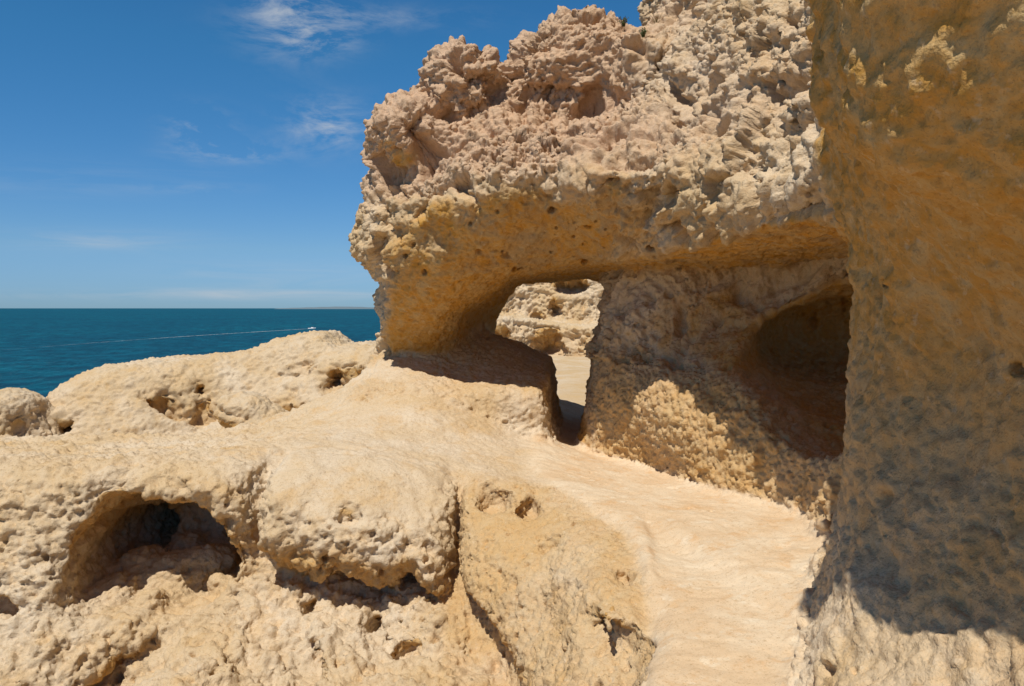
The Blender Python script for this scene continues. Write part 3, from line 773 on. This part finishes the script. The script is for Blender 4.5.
# far headland, a thin strip on the horizon just left of the arch
hx = np.linspace(-2700, -1500, 60); v = []; qn = []
for i, xx in enumerate(hx):
    t = i / 59; hgt = SEA + (4 + 34 * min(t, 1.6 - 1.6 * t) ** .7 + 5 * math.sin(i * .8) * t * (1 - t))
    v += [(xx, 9000, SEA - 5), (xx, 9000 + 120, hgt * 1.0), (xx, 9000 + 900, hgt * 1.0), (xx, 10200, SEA - 5)]
for i in range(59):
    for k in range(3): a = 4 * i + k; qn.append((a, a + 4, a + 5, a + 1))
me = mesh_from('headland', np.array(v), np.array(qn)); me.materials.append(plain('far_land', (.16, .22, .26), .95)); o = bpy.data.objects.new('headland', me); link(o); o['kind'] = 'structure'

GREEN = plain('dull_leaf', (.10, .13, .04), .8); STRAW = plain('dry_stalk', (.30, .22, .10), .9)
for (x0, y0, z0, hh, lab, dry) in pl:
    e = empty('plant', (x0, y0, z0), lab, 'plant', 'small plants on top of the arch')
    sv = []; sq = []; lv = []; lq = []
    for k in range(16 if dry else 22):
        a = rng.rand() * 6.28; lean = rng.rand() * .8; h_ = hh * (.5 + .6 * rng.rand())
        p0 = np.array([0, 0, 0.]); dirv = np.array([math.cos(a) * lean, math.sin(a) * lean, 1.]); dirv /= np.linalg.norm(dirv)
        for j in range(3):
            p1 = p0 + dirv * h_ / 3; w_ = .0035 * (1 - j / 4); b0 = len(sv)
            for c_, pp in ((0, p0), (1, p1)):
                for q_ in range(3): sv.append(pp + w_ * np.array([math.cos(q_ * 2.09), math.sin(q_ * 2.09), 0]))
            for q_ in range(3): sq.append((b0 + q_, b0 + (q_ + 1) % 3, b0 + 3 + (q_ + 1) % 3, b0 + 3 + q_))
            for l_ in range(1 if dry else 5):
                c_ = p0 + (p1 - p0) * rng.rand(); u = rng.normal(size=3); u /= np.linalg.norm(u); w2_ = np.cross(u, rng.normal(size=3)); w2_ /= np.linalg.norm(w2_)
                L_ = .012 if dry else .020; b1 = len(lv); lv += [c_, c_ + u * L_ * .5 + w2_ * L_ * .25, c_ + u * L_, c_ + u * L_ * .5 - w2_ * L_ * .25]; lq.append((b1, b1 + 1, b1 + 2, b1 + 3))
            p0 = p1; dirv = dirv + rng.normal(size=3) * .25; dirv /= np.linalg.norm(dirv)
    me = mesh_from('stems', np.array(sv), np.array(sq)); me.materials.append(STRAW); o = link(bpy.data.objects.new('stems', me), e)
    me = mesh_from('leaves', np.array(lv), np.array(lq)); me.materials.append(STRAW if dry else GREEN); o = link(bpy.data.objects.new('leaves', me), e)
# ------------------------------------------------------------------ world
w = bpy.data.worlds.new('World'); scene.world = w; w.use_nodes = True; t = w.node_tree; t.nodes.clear()
class WT(NT):
    def __init__(s): s.t = t; s.out = t.nodes.new('ShaderNodeOutputWorld')
s = WT()
sky = s.n('TexSky', sky_type='NISHITA'); sky.sun_disc = False; sky.sun_elevation = sun_el; sky.sun_rotation = sun_az
sky.altitude = 0; sky.air_density = 1.0; sky.dust_density = .0; sky.ozone_density = 1.2
tc = s.n('TexCoord'); dv = tc.outputs['Generated']
szn = s.n('SeparateXYZ'); s.l(dv, szn.inputs[0]); s.n_dirz = szn.outputs[2]
# wispy cirrus at fixed places in the sky
clouds = None
wm = s.n('Mapping'); wm.inputs['Scale'].default_value = (5, 5, 14); wm.inputs['Rotation'].default_value = (0, .35, 0); s.l(dv, wm.inputs['Vector'])
wis = s.ramp(s.noise(wm.outputs[0], 2.2, 9, .66, .35), .44, .74)
wm2 = s.n('Mapping'); wm2.inputs['Scale'].default_value = (3, 3, 30); s.l(dv, wm2.inputs['Vector'])
wis2 = s.ramp(s.noise(wm2.outputs[0], 2.0, 8, .6, .8), .40, .75)
for (px, py, rx, rz, k, kind) in [(292,12,.055,.045,1.0,0),(320,38,.05,.02,.6,0),(365,18,.12,.015,.35,0),(200,128,.035,.022,.9,0),(232,152,.06,.012,.7,0),(328,125,.05,.03,.9,0),(185,188,.06,.006,.35,0),
                             (90,240,.12,.012,.42,1),(270,275,.14,.018,.28,1),(200,294,.30,.008,.55,1),(60,180,.2,.02,.15,1)]:
    c0 = Vector(((px - 512) / F, 1, (308 - py) / F))
    vd = s.n('VectorMath', operation='DIVIDE'); sp = s.n('SeparateXYZ'); s.l(dv, sp.inputs[0])
    ax = s.math('DIVIDE', sp.outputs[0], s.math('MAXIMUM', sp.outputs[1], .01)); az = s.math('DIVIDE', sp.outputs[2], s.math('MAXIMUM', sp.outputs[1], .01))
    dx = s.math('DIVIDE', s.math('SUBTRACT', ax, c0.x), rx); dz = s.math('DIVIDE', s.math('SUBTRACT', az, c0.z), rz)
    r2 = s.math('ADD', s.math('MULTIPLY', dx, dx), s.math('MULTIPLY', dz, dz))
    g = s.math('MULTIPLY', s.math('POWER', 2.718, s.math('MULTIPLY', r2, -1.0)), k)
    g = s.math('MULTIPLY', g, wis if kind == 0 else wis2)
    clouds = g if clouds is None else s.math('ADD', clouds, g)
clouds = s.math('MINIMUM', clouds, .9)
hs = s.n('HueSaturation', i_Saturation=1.25, i_Value=.9); s.l(sky.outputs[0], hs.inputs['Color'])
az_ = s.math('ABSOLUTE', s.n_dirz)
tint = s.mix(s.ramp(az_, .0, .07), (.36, .71, 1.65), (.57, .87, 1.35))
tint = s.mix(s.ramp(az_, .07, .30), tint, (.56, 1.16, 1.39))
tint = s.mix(s.ramp(az_, .36, .50), tint, (.48, .48, .47))
skyc = s.mix(1.0, hs.outputs[0], tint, 'MULTIPLY')
ccol = s.mix(clouds, skyc, (7.2, 7.6, 8.0))
bg = s.n('Background', i_Strength=.075); s.l(ccol, bg.inputs[0]); s.l(bg.outputs[0], s.out.inputs[0])
print('script total', time.time() - T0)
